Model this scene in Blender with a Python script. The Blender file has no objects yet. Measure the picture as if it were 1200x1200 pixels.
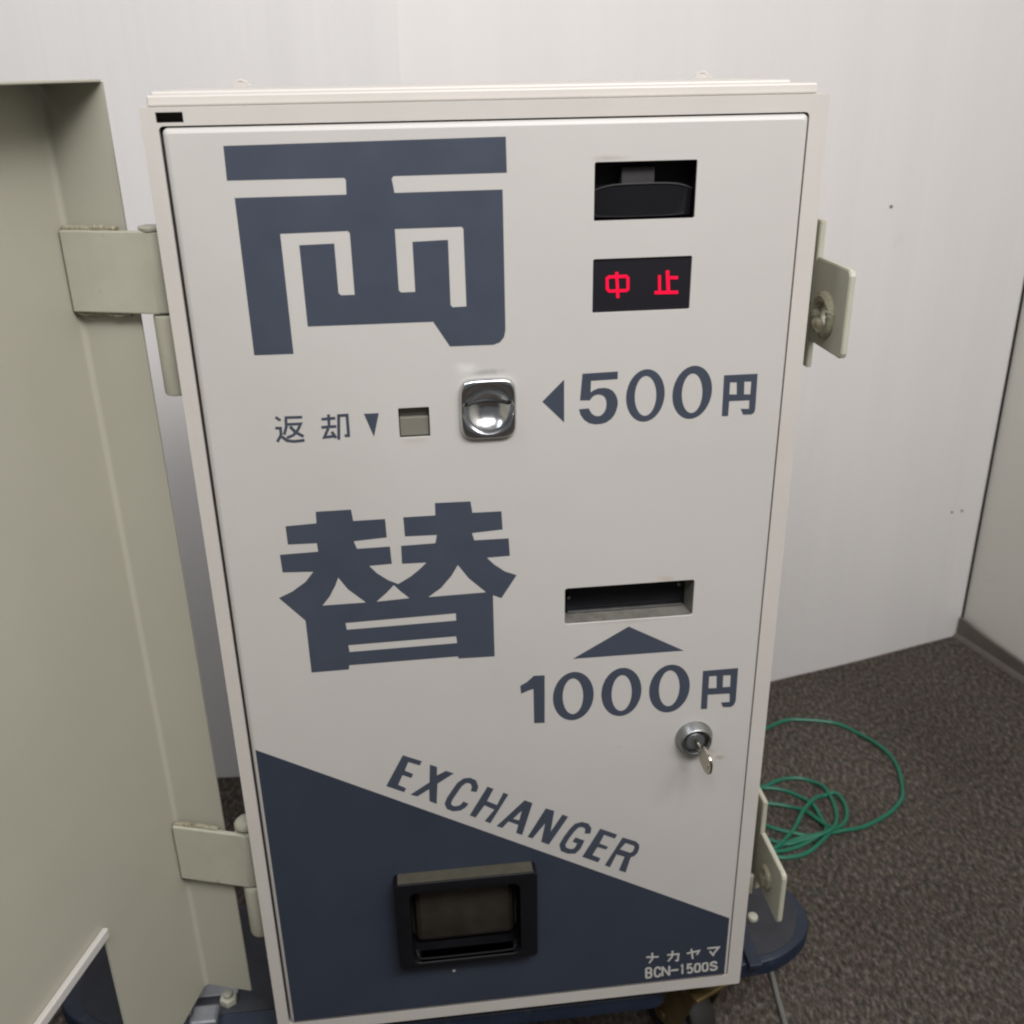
import bpy, bmesh, math, random
from mathutils import Vector, Matrix
from mathutils.geometry import tessellate_polygon
random.seed(4)
S = bpy.context.scene
# ---------------------------------------------------------------- camera
F_PX = 1187.840
cam_d = bpy.data.cameras.new('camera'); cam = bpy.data.objects.new('camera', cam_d)
S.collection.objects.link(cam); S.camera = cam
cam_d.sensor_fit = 'HORIZONTAL'; cam_d.sensor_width = 36.0; cam_d.lens = 36.0*F_PX/1200.0
cam_d.clip_start = 0.02; cam_d.clip_end = 60
_r = ((0.9928465, -0.1183852, -0.0155150), (-0.0617443, -0.3978603, -0.9153659), (0.1021930, 0.9097759, -0.4023238))   # rows: camera right, down, forward in world axes
M = Matrix(((_r[0][0], -_r[1][0], -_r[2][0], 0.131375), (_r[0][1], -_r[1][1], -_r[2][1], -0.663942), (_r[0][2], -_r[1][2], -_r[2][2], 0.777390), (0, 0, 0, 1)))
cam.matrix_world = M
cam_d.dof.use_dof = True; cam_d.dof.focus_distance = 0.72; cam_d.dof.aperture_fstop = 11.0
# ---------------------------------------------------------------- light
FLOOR = -0.18
W = bpy.data.worlds.new('World'); S.world = W; W.use_nodes = True
W.node_tree.nodes['Background'].inputs[0].default_value = (0.84, 0.86, 0.90, 1)
W.node_tree.nodes['Background'].inputs[1].default_value = 0.14
def lamp(name, loc, target, sx, sy, power, col):
    d = bpy.data.lights.new(name, 'AREA'); d.shape = 'RECTANGLE'; d.size = sx; d.size_y = sy
    d.energy = power; d.color = col
    o = bpy.data.objects.new(name, d); S.collection.objects.link(o); o.location = loc
    o.rotation_euler = (Vector(target)-Vector(loc)).to_track_quat('-Z', 'Y').to_euler()
    return o
lamp('ceiling_or_fill_light', (0.95, -1.25, 2.00), (0.45, 0.0, 0.1), 1.2, 0.40, 27, (1.0, 0.975, 0.95))
lamp('ceiling_or_fill_light', (0.22, -1.02, 1.74), (-0.10, 0.2, 0.4), 1.1, 0.30, 18, (1.0, 0.98, 0.96))
lamp('ceiling_or_fill_light', (-0.95, -0.55, 2.05), (-0.5, 0.4, 0.3), 0.30, 1.1, 8, (0.93, 0.96, 1.0))  # added cool fill lamp, no fitting of the room; lifts the left wall gap
S.view_settings.view_transform = 'Standard'; S.view_settings.look = 'None'
S.view_settings.exposure = 0.0; S.view_settings.gamma = 1.0; S.view_settings.use_curve_mapping = False
S.cycles.filter_width = 2.2
S.cycles.max_bounces = 8
# ---------------------------------------------------------------- lettering outlines, in millimetres on the door
SIGN_RYO=[[[(34.92,736.38),(205.85,737.84),(206.18,716.58),(135.61,716.42),(134.29,714.94),(135.52,706.45),(203.3,706.59),(203.47,616.95),(202.43,612.2),(199.69,608.84),(195.26,607.3),(166.14,607.48),(155.78,624.54),(74.4,624.87),(74.04,676.61),(95.83,676.92),(95.89,645.76),(97.4,644.24),(106.12,644.26),(106.08,682.88),(104.95,684.31),(63.02,683.95),(63.53,607.25),(38.31,607.48),(37.91,706.2),(105.84,706.27),(106.19,715.02),(105.25,716.22),(34.59,716.46)],[(134.35,684.58),(176.66,684.62),(177.71,683.53),(178.03,633.76),(169.06,633.57),(167.63,635.12),(167.65,676.79),(145.0,676.31),(145.1,644.55),(135.91,644.55),(134.54,646.07)]]]
SIGN_GAE=[[[(67.43,493.99),(91.94,494.01),(92.77,485.19),(115.19,485.16),(115.45,470.75),(91.88,469.38),(93.81,463.3),(117.21,463.34),(117.73,449.53),(101.37,449.0),(106.49,442.73),(113.94,436.63),(121.24,432.69),(130.69,438.12),(138.04,444.08),(142.66,448.65),(125.01,448.98),(125.16,463.34),(149.84,463.68),(151.18,470.13),(128.35,470.6),(128.02,485.59),(150.84,485.55),(150.94,495.1),(176.18,494.74),(177.29,485.83),(198.15,485.56),(198.74,471.2),(176.44,469.88),(178.01,463.99),(203.02,463.75),(203.67,449.63),(186.77,449.3),(191.96,443.38),(199.87,437.01),(208.44,433.36),(196.75,415.03),(190.48,417.98),(190.55,365.0),(162.99,365.52),(162.51,367.49),(80.5,366.94),(80.21,363.34),(52.3,363.11),(52.13,407.88),(35.08,427.95),(45.02,432.51),(55.18,439.6),(61.41,447.34),(39.8,448.4),(39.42,462.49),(66.27,463.01),(66.03,469.71),(45.78,470.02),(45.58,484.34),(67.11,485.09)],[(78.61,441.33),(84.74,431.37),(96.96,419.39),(65.42,419.32),(71.28,426.46),(76.01,435.02)],[(118.04,432.14),(122.97,426.36),(128.82,420.46),(104.53,419.38),(112.38,426.19)],[(165.38,444.98),(172.97,433.48),(185.5,420.82),(142.5,420.18),(152.25,427.07),(160.28,436.45)],[(80.74,403.45),(162.45,404.89),(162.4,398.69),(81.34,397.65)],[(81.34,384.37),(161.89,385.16),(162.4,379.21),(81.77,378.46)]]]
PRICE_500=[[[(255.88,584.37),(280.47,584.77),(280.48,579.34),(261.84,579.0),(261.76,570.84),(263.69,572.17),(267.15,573.48),(271.69,573.54),(274.5,572.9),(277.34,571.11),(279.52,568.13),(280.88,564.47),(281.11,561.21),(280.37,557.27),(278.84,553.57),(276.43,550.56),(272.94,548.34),(269.42,547.44),(265.18,547.38),(260.92,548.57),(257.35,551.25),(254.85,555.02),(253.75,559.06),(260.75,559.41),(261.48,557.56),(262.92,555.31),(265.06,553.74),(267.19,553.26),(269.3,553.65),(271.37,555.58),(272.59,558.05),(273.08,561.28),(272.87,564.17),(271.84,566.74),(270.05,568.27),(267.59,569.04),(265.15,568.74),(263.07,567.56),(261.36,565.14),(254.37,565.36)]],[[(314.19,565.9),(313.86,562.61),(313.12,559.42),(311.99,556.44),(310.51,553.77),(308.71,551.49),(306.66,549.66),(304.42,548.36),(302.06,547.61),(299.65,547.45),(297.26,547.88),(294.98,548.88),(292.87,550.42),(291.0,552.45),(289.43,554.91),(288.19,557.72),(287.34,560.79),(286.89,564.02),(286.85,567.32),(287.22,570.59),(288.0,573.73),(289.15,576.64),(290.63,579.24),(292.41,581.45),(294.43,583.22),(296.63,584.48),(298.95,585.21),(301.31,585.37),(303.64,584.98),(305.89,584.03),(307.98,582.55),(309.84,580.59),(311.43,578.2),(312.7,575.45),(313.59,572.42),(314.1,569.21)],[(308.23,565.92),(308.13,563.42),(307.8,561.0),(307.26,558.74),(306.5,556.7),(305.56,554.95),(304.47,553.55),(303.26,552.54),(301.96,551.95),(300.62,551.8),(299.28,552.09),(297.98,552.82),(296.77,553.97),(295.67,555.48),(294.72,557.33),(293.95,559.44),(293.39,561.76),(293.04,564.21),(292.93,566.72),(293.04,569.21),(293.39,571.6),(293.95,573.83),(294.71,575.83),(295.64,577.53),(296.72,578.9),(297.92,579.88),(299.19,580.46),(300.51,580.61),(301.83,580.33),(303.11,579.63),(304.32,578.52),(305.41,577.04),(306.37,575.24),(307.14,573.16),(307.73,570.87),(308.09,568.43)]],[[(347.96,566.46),(347.58,563.11),(346.78,559.87),(345.58,556.85),(344.02,554.14),(342.15,551.82),(340.01,549.96),(337.68,548.64),(335.24,547.88),(332.75,547.72),(330.29,548.15),(327.95,549.17),(325.79,550.74),(323.89,552.81),(322.29,555.3),(321.06,558.16),(320.21,561.27),(319.79,564.56),(319.79,567.91),(320.21,571.23),(321.05,574.41),(322.27,577.37),(323.83,580.01),(325.69,582.25),(327.79,584.05),(330.08,585.33),(332.47,586.07),(334.9,586.24),(337.31,585.83),(339.62,584.87),(341.75,583.37),(343.65,581.37),(345.26,578.95),(346.53,576.15),(347.42,573.08),(347.9,569.81)],[(341.2,566.13),(341.12,563.64),(340.83,561.22),(340.31,558.96),(339.6,556.93),(338.71,555.18),(337.67,553.78),(336.51,552.77),(335.26,552.18),(333.97,552.03),(332.68,552.32),(331.42,553.05),(330.24,554.18),(329.17,555.7),(328.24,557.53),(327.48,559.64),(326.92,561.95),(326.57,564.4),(326.44,566.9),(326.54,569.38),(326.85,571.77),(327.37,573.99),(328.09,575.98),(328.98,577.69),(330.01,579.05),(331.15,580.04),(332.38,580.62),(333.65,580.77),(334.92,580.49),(336.16,579.79),(337.33,578.69),(338.4,577.22),(339.33,575.42),(340.1,573.35),(340.68,571.06),(341.05,568.63)]],[[(355.98,578.34),(380.12,578.28),(380.53,552.59),(379.95,549.88),(378.02,548.61),(371.91,548.74),(369.88,553.17),(375.98,552.84),(375.67,559.2),(361.01,559.29),(361.0,548.37),(356.41,548.41)],[(360.67,573.05),(365.49,572.8),(366.16,563.9),(360.78,564.31)],[(371.0,573.06),(376.03,572.81),(375.99,563.52),(371.4,563.76)]]]
PRICE_1000=[[[(220.55,344.72),(229.13,344.39),(229.02,300.07),(220.56,300.63),(220.23,332.7),(216.3,331.69),(210.56,329.2),(209.87,336.42),(215.21,339.58),(218.35,342.47)]],[[(268.14,321.59),(267.7,317.68),(266.77,313.93),(265.38,310.46),(263.57,307.35),(261.4,304.73),(258.93,302.67),(256.25,301.23),(253.43,300.47),(250.56,300.4),(247.73,301.03),(245.04,302.34),(242.56,304.29),(240.38,306.8),(238.55,309.8),(237.14,313.2),(236.18,316.89),(235.7,320.76),(235.71,324.68),(236.21,328.54),(237.19,332.22),(238.6,335.61),(240.41,338.62),(242.56,341.16),(244.98,343.15),(247.61,344.54),(250.37,345.29),(253.17,345.37),(255.94,344.78),(258.59,343.54),(261.04,341.68),(263.23,339.25),(265.08,336.34),(266.53,333.01),(267.55,329.36),(268.09,325.52)],[(259.76,322.2),(259.63,319.31),(259.26,316.53),(258.65,313.93),(257.82,311.61),(256.79,309.63),(255.61,308.06),(254.3,306.94),(252.91,306.31),(251.47,306.19),(250.04,306.59),(248.66,307.49),(247.36,308.86),(246.2,310.66),(245.21,312.84),(244.41,315.31),(243.83,318.01),(243.49,320.86),(243.39,323.76),(243.54,326.63),(243.93,329.38),(244.56,331.93),(245.39,334.2),(246.41,336.14),(247.58,337.67),(248.87,338.76),(250.24,339.37),(251.65,339.49),(253.06,339.11),(254.43,338.24),(255.71,336.91),(256.87,335.16),(257.87,333.04),(258.68,330.6),(259.28,327.93),(259.64,325.1)]],[[(306.58,321.79),(306.16,317.88),(305.26,314.13),(303.91,310.64),(302.13,307.53),(299.99,304.9),(297.56,302.83),(294.9,301.39),(292.1,300.62),(289.25,300.55),(286.43,301.18),(283.75,302.49),(281.27,304.43),(279.08,306.94),(277.25,309.95),(275.82,313.35),(274.84,317.05),(274.34,320.92),(274.32,324.85),(274.8,328.71),(275.74,332.4),(277.12,335.81),(278.9,338.82),(281.02,341.37),(283.41,343.37),(286.02,344.76),(288.75,345.51),(291.54,345.6),(294.3,345.01),(296.94,343.77),(299.39,341.91),(301.58,339.49),(303.43,336.56),(304.9,333.23),(305.93,329.58),(306.5,325.73)],[(298.79,321.57),(298.64,318.66),(298.25,315.85),(297.62,313.23),(296.78,310.88),(295.75,308.89),(294.56,307.3),(293.25,306.17),(291.86,305.53),(290.43,305.41),(289.01,305.81),(287.64,306.71),(286.36,308.09),(285.22,309.91),(284.24,312.1),(283.47,314.59),(282.91,317.32),(282.59,320.19),(282.51,323.11),(282.69,326.01),(283.1,328.78),(283.74,331.36),(284.58,333.65),(285.61,335.6),(286.78,337.15),(288.07,338.25),(289.44,338.87),(290.85,338.99),(292.25,338.61),(293.6,337.74),(294.86,336.4),(296.0,334.64),(296.98,332.5),(297.77,330.05),(298.35,327.35),(298.69,324.5)]],[[(345.84,321.34),(345.4,317.46),(344.46,313.74),(343.06,310.28),(341.23,307.2),(339.04,304.59),(336.53,302.54),(333.81,301.12),(330.95,300.36),(328.03,300.3),(325.16,300.93),(322.42,302.23),(319.9,304.17),(317.68,306.67),(315.81,309.65),(314.37,313.03),(313.38,316.7),(312.88,320.54),(312.88,324.44),(313.38,328.28),(314.36,331.94),(315.79,335.31),(317.62,338.31),(319.79,340.83),(322.25,342.81),(324.92,344.19),(327.72,344.93),(330.57,345.0),(333.38,344.41),(336.08,343.18),(338.58,341.33),(340.8,338.91),(342.69,336.01),(344.18,332.7),(345.22,329.08),(345.78,325.25)],[(337.51,322.33),(337.37,319.41),(336.98,316.59),(336.34,313.97),(335.49,311.62),(334.44,309.61),(333.22,308.02),(331.88,306.89),(330.45,306.26),(328.98,306.14),(327.52,306.54),(326.11,307.45),(324.79,308.84),(323.61,310.66),(322.6,312.85),(321.79,315.36),(321.21,318.09),(320.86,320.97),(320.78,323.9),(320.94,326.8),(321.35,329.58),(322.0,332.16),(322.86,334.46),(323.9,336.42),(325.11,337.97),(326.43,339.07),(327.83,339.69),(329.28,339.81),(330.72,339.43),(332.11,338.55),(333.41,337.21),(334.59,335.44),(335.61,333.29),(336.43,330.83),(337.03,328.12),(337.4,325.26)]],[[(355.8,336.8),(384.53,336.96),(384.87,305.85),(383.64,302.07),(381.11,300.26),(374.58,300.89),(372.76,305.48),(379.85,305.31),(379.25,313.53),(361.16,314.03),(361.41,300.43),(356.27,300.72)],[(361.19,331.33),(367.3,331.27),(368.08,319.65),(361.39,320.08)],[(372.73,331.07),(378.86,330.9),(379.24,319.82),(373.07,319.99)]]]
ARROW_LEFT=[[[(228.04,565.92),(243.18,580.86),(243.35,550.09)]]]
ARROW_UP=[[[(294.46,382.46),(339.18,357.0),(251.3,357.37)]]]
ARROW_DOWN=[[[(106.02,563.8),(116.1,563.77),(111.68,547.03)]]]
WORD_EXCHANGER=[[[(115.67,280.64),(130.37,273.24),(128.54,269.33),(119.58,273.61),(116.41,265.51),(122.87,261.46),(121.13,257.72),(114.36,261.38),(110.38,252.26),(116.49,248.07),(114.64,244.42),(100.85,252.07)]],[[(136.5,269.25),(142.17,266.42),(141.61,258.07),(149.06,261.76),(155.15,258.63),(141.7,249.93),(140.14,229.72),(134.49,233.25),(134.79,245.24),(124.94,238.92),(119.59,241.47),(135.39,251.99)]],[[(168.08,239.48),(169.31,243.48),(168.56,246.56),(166.66,247.87),(164.58,247.84),(161.35,245.52),(157.7,239.85),(153.4,233.09),(151.84,229.14),(152.47,226.96),(154.61,225.68),(157.83,225.8),(160.16,227.32),(161.84,229.8),(166.0,227.0),(163.76,223.66),(159.41,220.82),(153.31,220.6),(148.19,223.66),(146.54,229.4),(148.9,235.39),(153.46,242.57),(157.65,249.04),(162.92,252.84),(168.2,252.91),(172.98,249.62),(174.53,243.32),(172.88,238.0)]],[[(182.0,242.51),(186.86,239.67),(181.16,227.95),(189.29,222.95),(194.87,235.09),(198.85,232.57),(183.41,204.78),(178.76,207.69),(187.03,218.52),(179.0,223.89),(171.35,212.11),(166.56,215.02)]],[[(212.18,225.27),(218.68,221.67),(209.76,189.34),(204.71,192.12),(206.55,200.44),(198.53,204.93),(193.17,198.85),(188.48,201.18)],[(209.76,214.7),(207.42,204.9),(202.2,207.28)]],[[(229.73,214.91),(236.82,211.45),(233.78,189.93),(243.75,206.87),(248.56,203.9),(232.23,176.28),(225.76,180.19),(229.19,199.43),(218.4,184.7),(214.33,186.73)]],[[(262.74,184.64),(263.37,188.64),(262.25,190.81),(259.65,191.92),(257.14,191.44),(253.77,187.57),(249.37,180.66),(246.42,174.56),(247.09,171.35),(250.19,169.42),(253.09,169.06),(254.97,170.99),(256.48,174.71),(252.47,176.96),(254.93,181.34),(262.8,176.93),(259.25,168.19),(254.95,163.78),(248.47,164.58),(242.61,168.21),(241.16,175.2),(244.97,183.1),(249.73,190.59),(254.5,196.04),(260.21,197.14),(265.89,194.71),(268.59,189.48),(267.7,183.86)]],[[(276.03,188.13),(290.77,180.15),(289.0,175.93),(279.49,181.24),(275.82,172.29),(283.24,167.71),(281.73,165.0),(274.12,168.56),(269.76,160.39),(276.88,155.93),(274.85,151.78),(261.09,159.61)]],[[(295.58,176.32),(307.29,170.71),(310.26,167.06),(310.62,163.05),(309.11,157.93),(306.26,154.55),(303.32,153.85),(299.36,137.4),(293.41,140.72),(297.99,155.04),(290.82,158.59),(285.34,145.11),(280.84,147.82)],[(298.38,170.08),(305.65,166.3),(306.46,164.22),(305.02,160.02),(302.95,158.69),(293.52,163.82)]]]
WORD_RETURN=[[[(53.34,564.88),(64.92,564.63),(64.88,562.73),(53.3,562.98)]],[[(54.91,563.08),(54.63,557.19),(52.66,551.6),(50.86,552.24),(52.73,557.57),(53.01,563.18)]],[[(54.74,560.06),(65.01,560.01),(61.84,554.18),(58.38,550.47),(53.57,548.7),(52.91,550.5),(57.3,552.11),(60.28,555.3),(61.81,558.11),(54.74,558.14)]],[[(56.96,558.18),(60.32,553.95),(65.08,550.85),(63.92,549.07),(58.88,552.35),(55.3,556.86)]],[[(47.9,565.38),(50.99,562.84),(49.79,561.38),(46.7,563.92)]],[[(46.42,557.91),(50.81,557.67),(50.64,551.76),(47.55,546.67),(45.91,547.67),(48.74,552.32),(48.85,555.87),(46.32,556.01)]],[[(50.75,551.36),(53.77,548.57),(57.97,547.82),(64.81,548.25),(64.93,546.23),(57.85,545.78),(52.83,546.69),(49.37,549.88)]],[[(77.46,562.46),(86.74,562.78),(86.8,560.86),(77.52,560.54)]],[[(83.43,564.62),(83.13,556.42),(81.21,556.5),(81.51,564.7)]],[[(76.96,556.77),(86.93,556.94),(86.97,555.0),(77.0,554.83)]],[[(82.3,554.26),(79.9,549.67),(84.57,550.0),(84.69,548.06),(76.66,547.55),(80.58,555.16)]],[[(84.45,552.81),(86.95,548.17),(85.25,547.25),(82.75,551.89)]],[[(86.87,546.55),(88.25,564.43),(95.74,564.54),(95.61,547.88),(91.95,548.09),(92.07,550.03),(93.67,549.94),(93.78,562.56),(90.05,562.51),(88.81,546.41)]]]
MAKER_WORD=[[[(321.59,35.74),(333.22,34.48),(333.04,32.8),(321.41,34.06)]],[[(327.78,39.5),(328.18,31.86),(325.4,26.78),(323.92,27.58),(326.46,32.26),(326.1,39.42)]],[[(341.04,35.67),(352.41,35.4),(352.14,25.5),(348.78,25.99),(349.02,27.67),(350.5,27.46),(350.67,33.74),(341.0,33.97)]],[[(346.59,39.2),(346.77,32.3),(342.92,26.28),(341.48,27.2),(345.05,32.78),(344.89,39.16)]],[[(359.25,34.92),(372.13,36.87),(369.72,30.71),(368.12,31.33),(369.45,34.73),(359.51,33.22)]],[[(364.1,39.13),(366.25,26.7),(364.57,26.4),(362.42,38.83)]],[[(378.38,38.53),(390.63,38.21),(385.0,28.99),(383.54,29.89),(387.61,36.57),(378.34,36.81)]],[[(381.74,34.28),(385.68,28.11),(384.22,27.19),(380.28,33.36)]]]
MODEL_WORD=[[[(321.56,8.97),(321.1,20.97),(322.98,21.05),(323.44,9.05)]],[[(322.06,21.94),(325.82,21.85),(327.56,19.85),(327.71,16.06),(326.0,14.31),(322.73,14.33),(322.75,16.19),(325.22,16.17),(325.81,16.78),(325.72,19.13),(324.96,20.01),(322.02,20.08)]],[[(326.33,15.71),(328.03,14.26),(328.2,10.17),(326.55,8.11),(322.51,8.07),(322.49,9.95),(325.65,9.97),(326.3,10.79),(326.19,13.36),(325.11,14.29)]],[[(334.27,17.3),(333.85,19.3),(332.98,19.74),(331.81,19.29),(331.1,17.19),(331.29,12.83),(332.19,10.65),(333.48,10.14),(334.24,10.55),(334.48,12.72),(336.34,12.52),(336.0,9.35),(333.6,8.08),(330.77,9.19),(329.43,12.41),(329.22,17.45),(330.31,20.71),(333.08,21.8),(335.51,20.56),(336.11,17.68)]],[[(336.79,9.11),(336.27,20.64),(338.15,20.72),(338.67,9.19)]],[[(338.01,21.17),(344.96,9.7),(343.36,8.72),(336.41,20.19)]],[[(343.22,9.16),(342.67,20.49),(344.55,20.59),(345.1,9.26)]],[[(345.34,15.82),(352.41,15.78),(352.39,13.9),(345.32,13.94)]],[[(355.6,9.28),(355.53,18.44),(355.85,18.18),(354.21,19.14),(356.41,22.12),(357.5,9.38)]],[[(364.81,19.15),(362.2,19.2),(362.16,16.71),(363.52,17.23),(366.25,15.3),(366.73,12.0),(365.65,8.9),(362.83,8.39),(360.76,9.92),(361.88,11.44),(363.29,10.39),(364.23,10.56),(364.79,12.18),(364.49,14.22),(363.26,15.11),(360.24,13.95),(360.34,21.12),(364.85,21.03)]],[[(370.59,19.14),(369.15,18.37),(368.92,15.78),(369.06,13.31),(369.67,10.98),(370.75,10.51),(371.68,10.95),(371.99,13.69),(371.84,16.13),(371.23,18.43),(369.74,19.11),(370.54,20.83),(372.83,19.77),(373.72,16.43),(373.89,13.65),(373.44,9.69),(370.77,8.43),(368.07,9.62),(367.18,13.01),(367.02,15.82),(367.37,19.55),(369.69,20.8)]],[[(377.84,18.98),(376.42,18.23),(376.18,15.72),(376.33,13.3),(376.94,11.04),(378.03,10.57),(378.96,11.0),(379.26,13.67),(379.11,16.04),(378.49,18.28),(377.01,18.96),(377.79,20.68),(380.09,19.64),(380.99,16.36),(381.16,13.63),(380.72,9.74),(378.07,8.49),(375.36,9.66),(374.45,13.0),(374.28,15.76),(374.64,19.43),(376.96,20.66)]],[[(387.56,16.93),(386.72,18.43),(384.99,18.67),(383.95,17.99),(384.03,16.74),(385.48,15.92),(387.88,15.05),(389.87,12.93),(389.25,9.71),(386.13,8.62),(383.19,9.26),(382.05,11.37),(383.73,12.27),(384.45,10.94),(386.01,10.6),(387.59,11.15),(387.81,12.33),(386.8,13.41),(384.68,14.18),(382.19,15.6),(381.97,18.99),(384.55,20.65),(387.92,20.19),(389.22,17.87)]]]
LED_ONE=[[[(272.58,650.05),(285.03,650.07),(286.84,648.3),(287.1,640.04),(285.24,638.71),(273.08,638.69),(271.18,640.66),(270.8,648.34)],[(273.38,648.07),(284.23,648.09),(284.9,647.44),(285.1,641.04),(284.6,640.69),(273.92,640.67),(273.12,641.5),(272.82,647.54)]],[[(279.19,652.19),(280.5,634.98),(278.42,634.82),(277.11,652.03)]]]
LED_TWO=[[[(304.36,638.53),(320.49,638.19),(320.45,636.05),(304.32,636.39)]],[[(308.11,648.98),(308.69,638.56),(306.81,638.46),(306.23,648.88)]],[[(313.67,651.94),(314.92,638.38),(312.5,638.16),(311.25,651.72)]],[[(314.22,647.97),(319.86,647.88),(319.82,645.88),(314.18,645.97)]]]
BLUE=[[[(0.72,299.12),(398.99,70.2),(399.11,2.34),(1.45,2.1)]]]
CORD_PTS=[(0.5921,0.5457,0.0),(0.6242,0.5785,0.0),(0.6705,0.5995,0.0),(0.7067,0.6139,0.0),(0.7344,0.6111,0.0),(0.7643,0.6025,0.0),(0.7857,0.5904,0.0),(0.8047,0.5636,0.0),(0.816,0.5361,0.0035),(0.8265,0.5128,0.0),(0.8257,0.4805,0.0),(0.8139,0.4417,0.0),(0.8003,0.4139,0.0),(0.7795,0.3937,0.0),(0.7517,0.3766,0.0),(0.7186,0.3634,0.0),(0.6931,0.3575,0.0035),(0.6692,0.3549,0.0035),(0.6468,0.3559,0.0),(0.6222,0.3654,0.0),(0.6063,0.3734,0.0),(0.5928,0.3834,0.0),(0.5773,0.4047,0.0),(0.5772,0.4331,0.0),(0.5953,0.457,0.0),(0.6201,0.465,0.0),(0.6438,0.4745,0.0),(0.6706,0.4754,0.0),(0.6903,0.4635,0.0),(0.6992,0.4456,0.0035),(0.7012,0.4218,0.0),(0.6953,0.3941,0.0),(0.6855,0.3733,0.0035),(0.6717,0.3564,0.007),(0.6497,0.3398,0.0035),(0.6302,0.3284,0.0),(0.6094,0.3224,0.0),(0.586,0.3238,0.0),(0.5678,0.3395,0.0),(0.5629,0.3794,0.0),(0.5754,0.4276,0.0),(0.5943,0.4542,0.0035),(0.6126,0.4606,0.0),(0.6276,0.4579,0.0),(0.6446,0.4496,0.0),(0.6589,0.4349,0.0),(0.6684,0.4142,0.0035),(0.6711,0.3918,0.0),(0.6689,0.3702,0.0035),(0.6631,0.355,0.007),(0.6492,0.3477,0.007),(0.6262,0.3417,0.0),(0.6012,0.3349,0.0),(0.5827,0.3298,0.0035),(0.5618,0.3226,0.0),(0.5501,0.3419,0.0),(0.56,0.3933,0.0),(0.5838,0.4236,0.0),(0.6011,0.4284,0.0),(0.6212,0.4242,0.0),(0.6395,0.4153,0.0),(0.6522,0.4028,0.0035),(0.6624,0.3847,0.0035),(0.6695,0.3647,0.007),(0.674,0.3574,0.0105),(0.6591,0.3489,0.0105),(0.6304,0.3476,0.0035),(0.6054,0.3459,0.0),(0.5868,0.3562,0.0),(0.5738,0.3619,0.0),(0.565,0.3527,0.0),(0.5687,0.3368,0.0035),(0.5854,0.337,0.0035),(0.6087,0.3545,0.0035),(0.6276,0.3745,0.0),(0.6482,0.3978,0.007),(0.6727,0.4199,0.007),(0.694,0.433,0.0),(0.7096,0.4323,0.0035),(0.7153,0.4155,0.0),(0.7097,0.3921,0.0),(0.6975,0.3744,0.0),(0.6781,0.3582,0.007),(0.6525,0.3512,0.007),(0.626,0.3508,0.0035),(0.5974,0.3444,0.0),(0.5757,0.3358,0.0),(0.5427,0.3252,0.0)]
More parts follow.
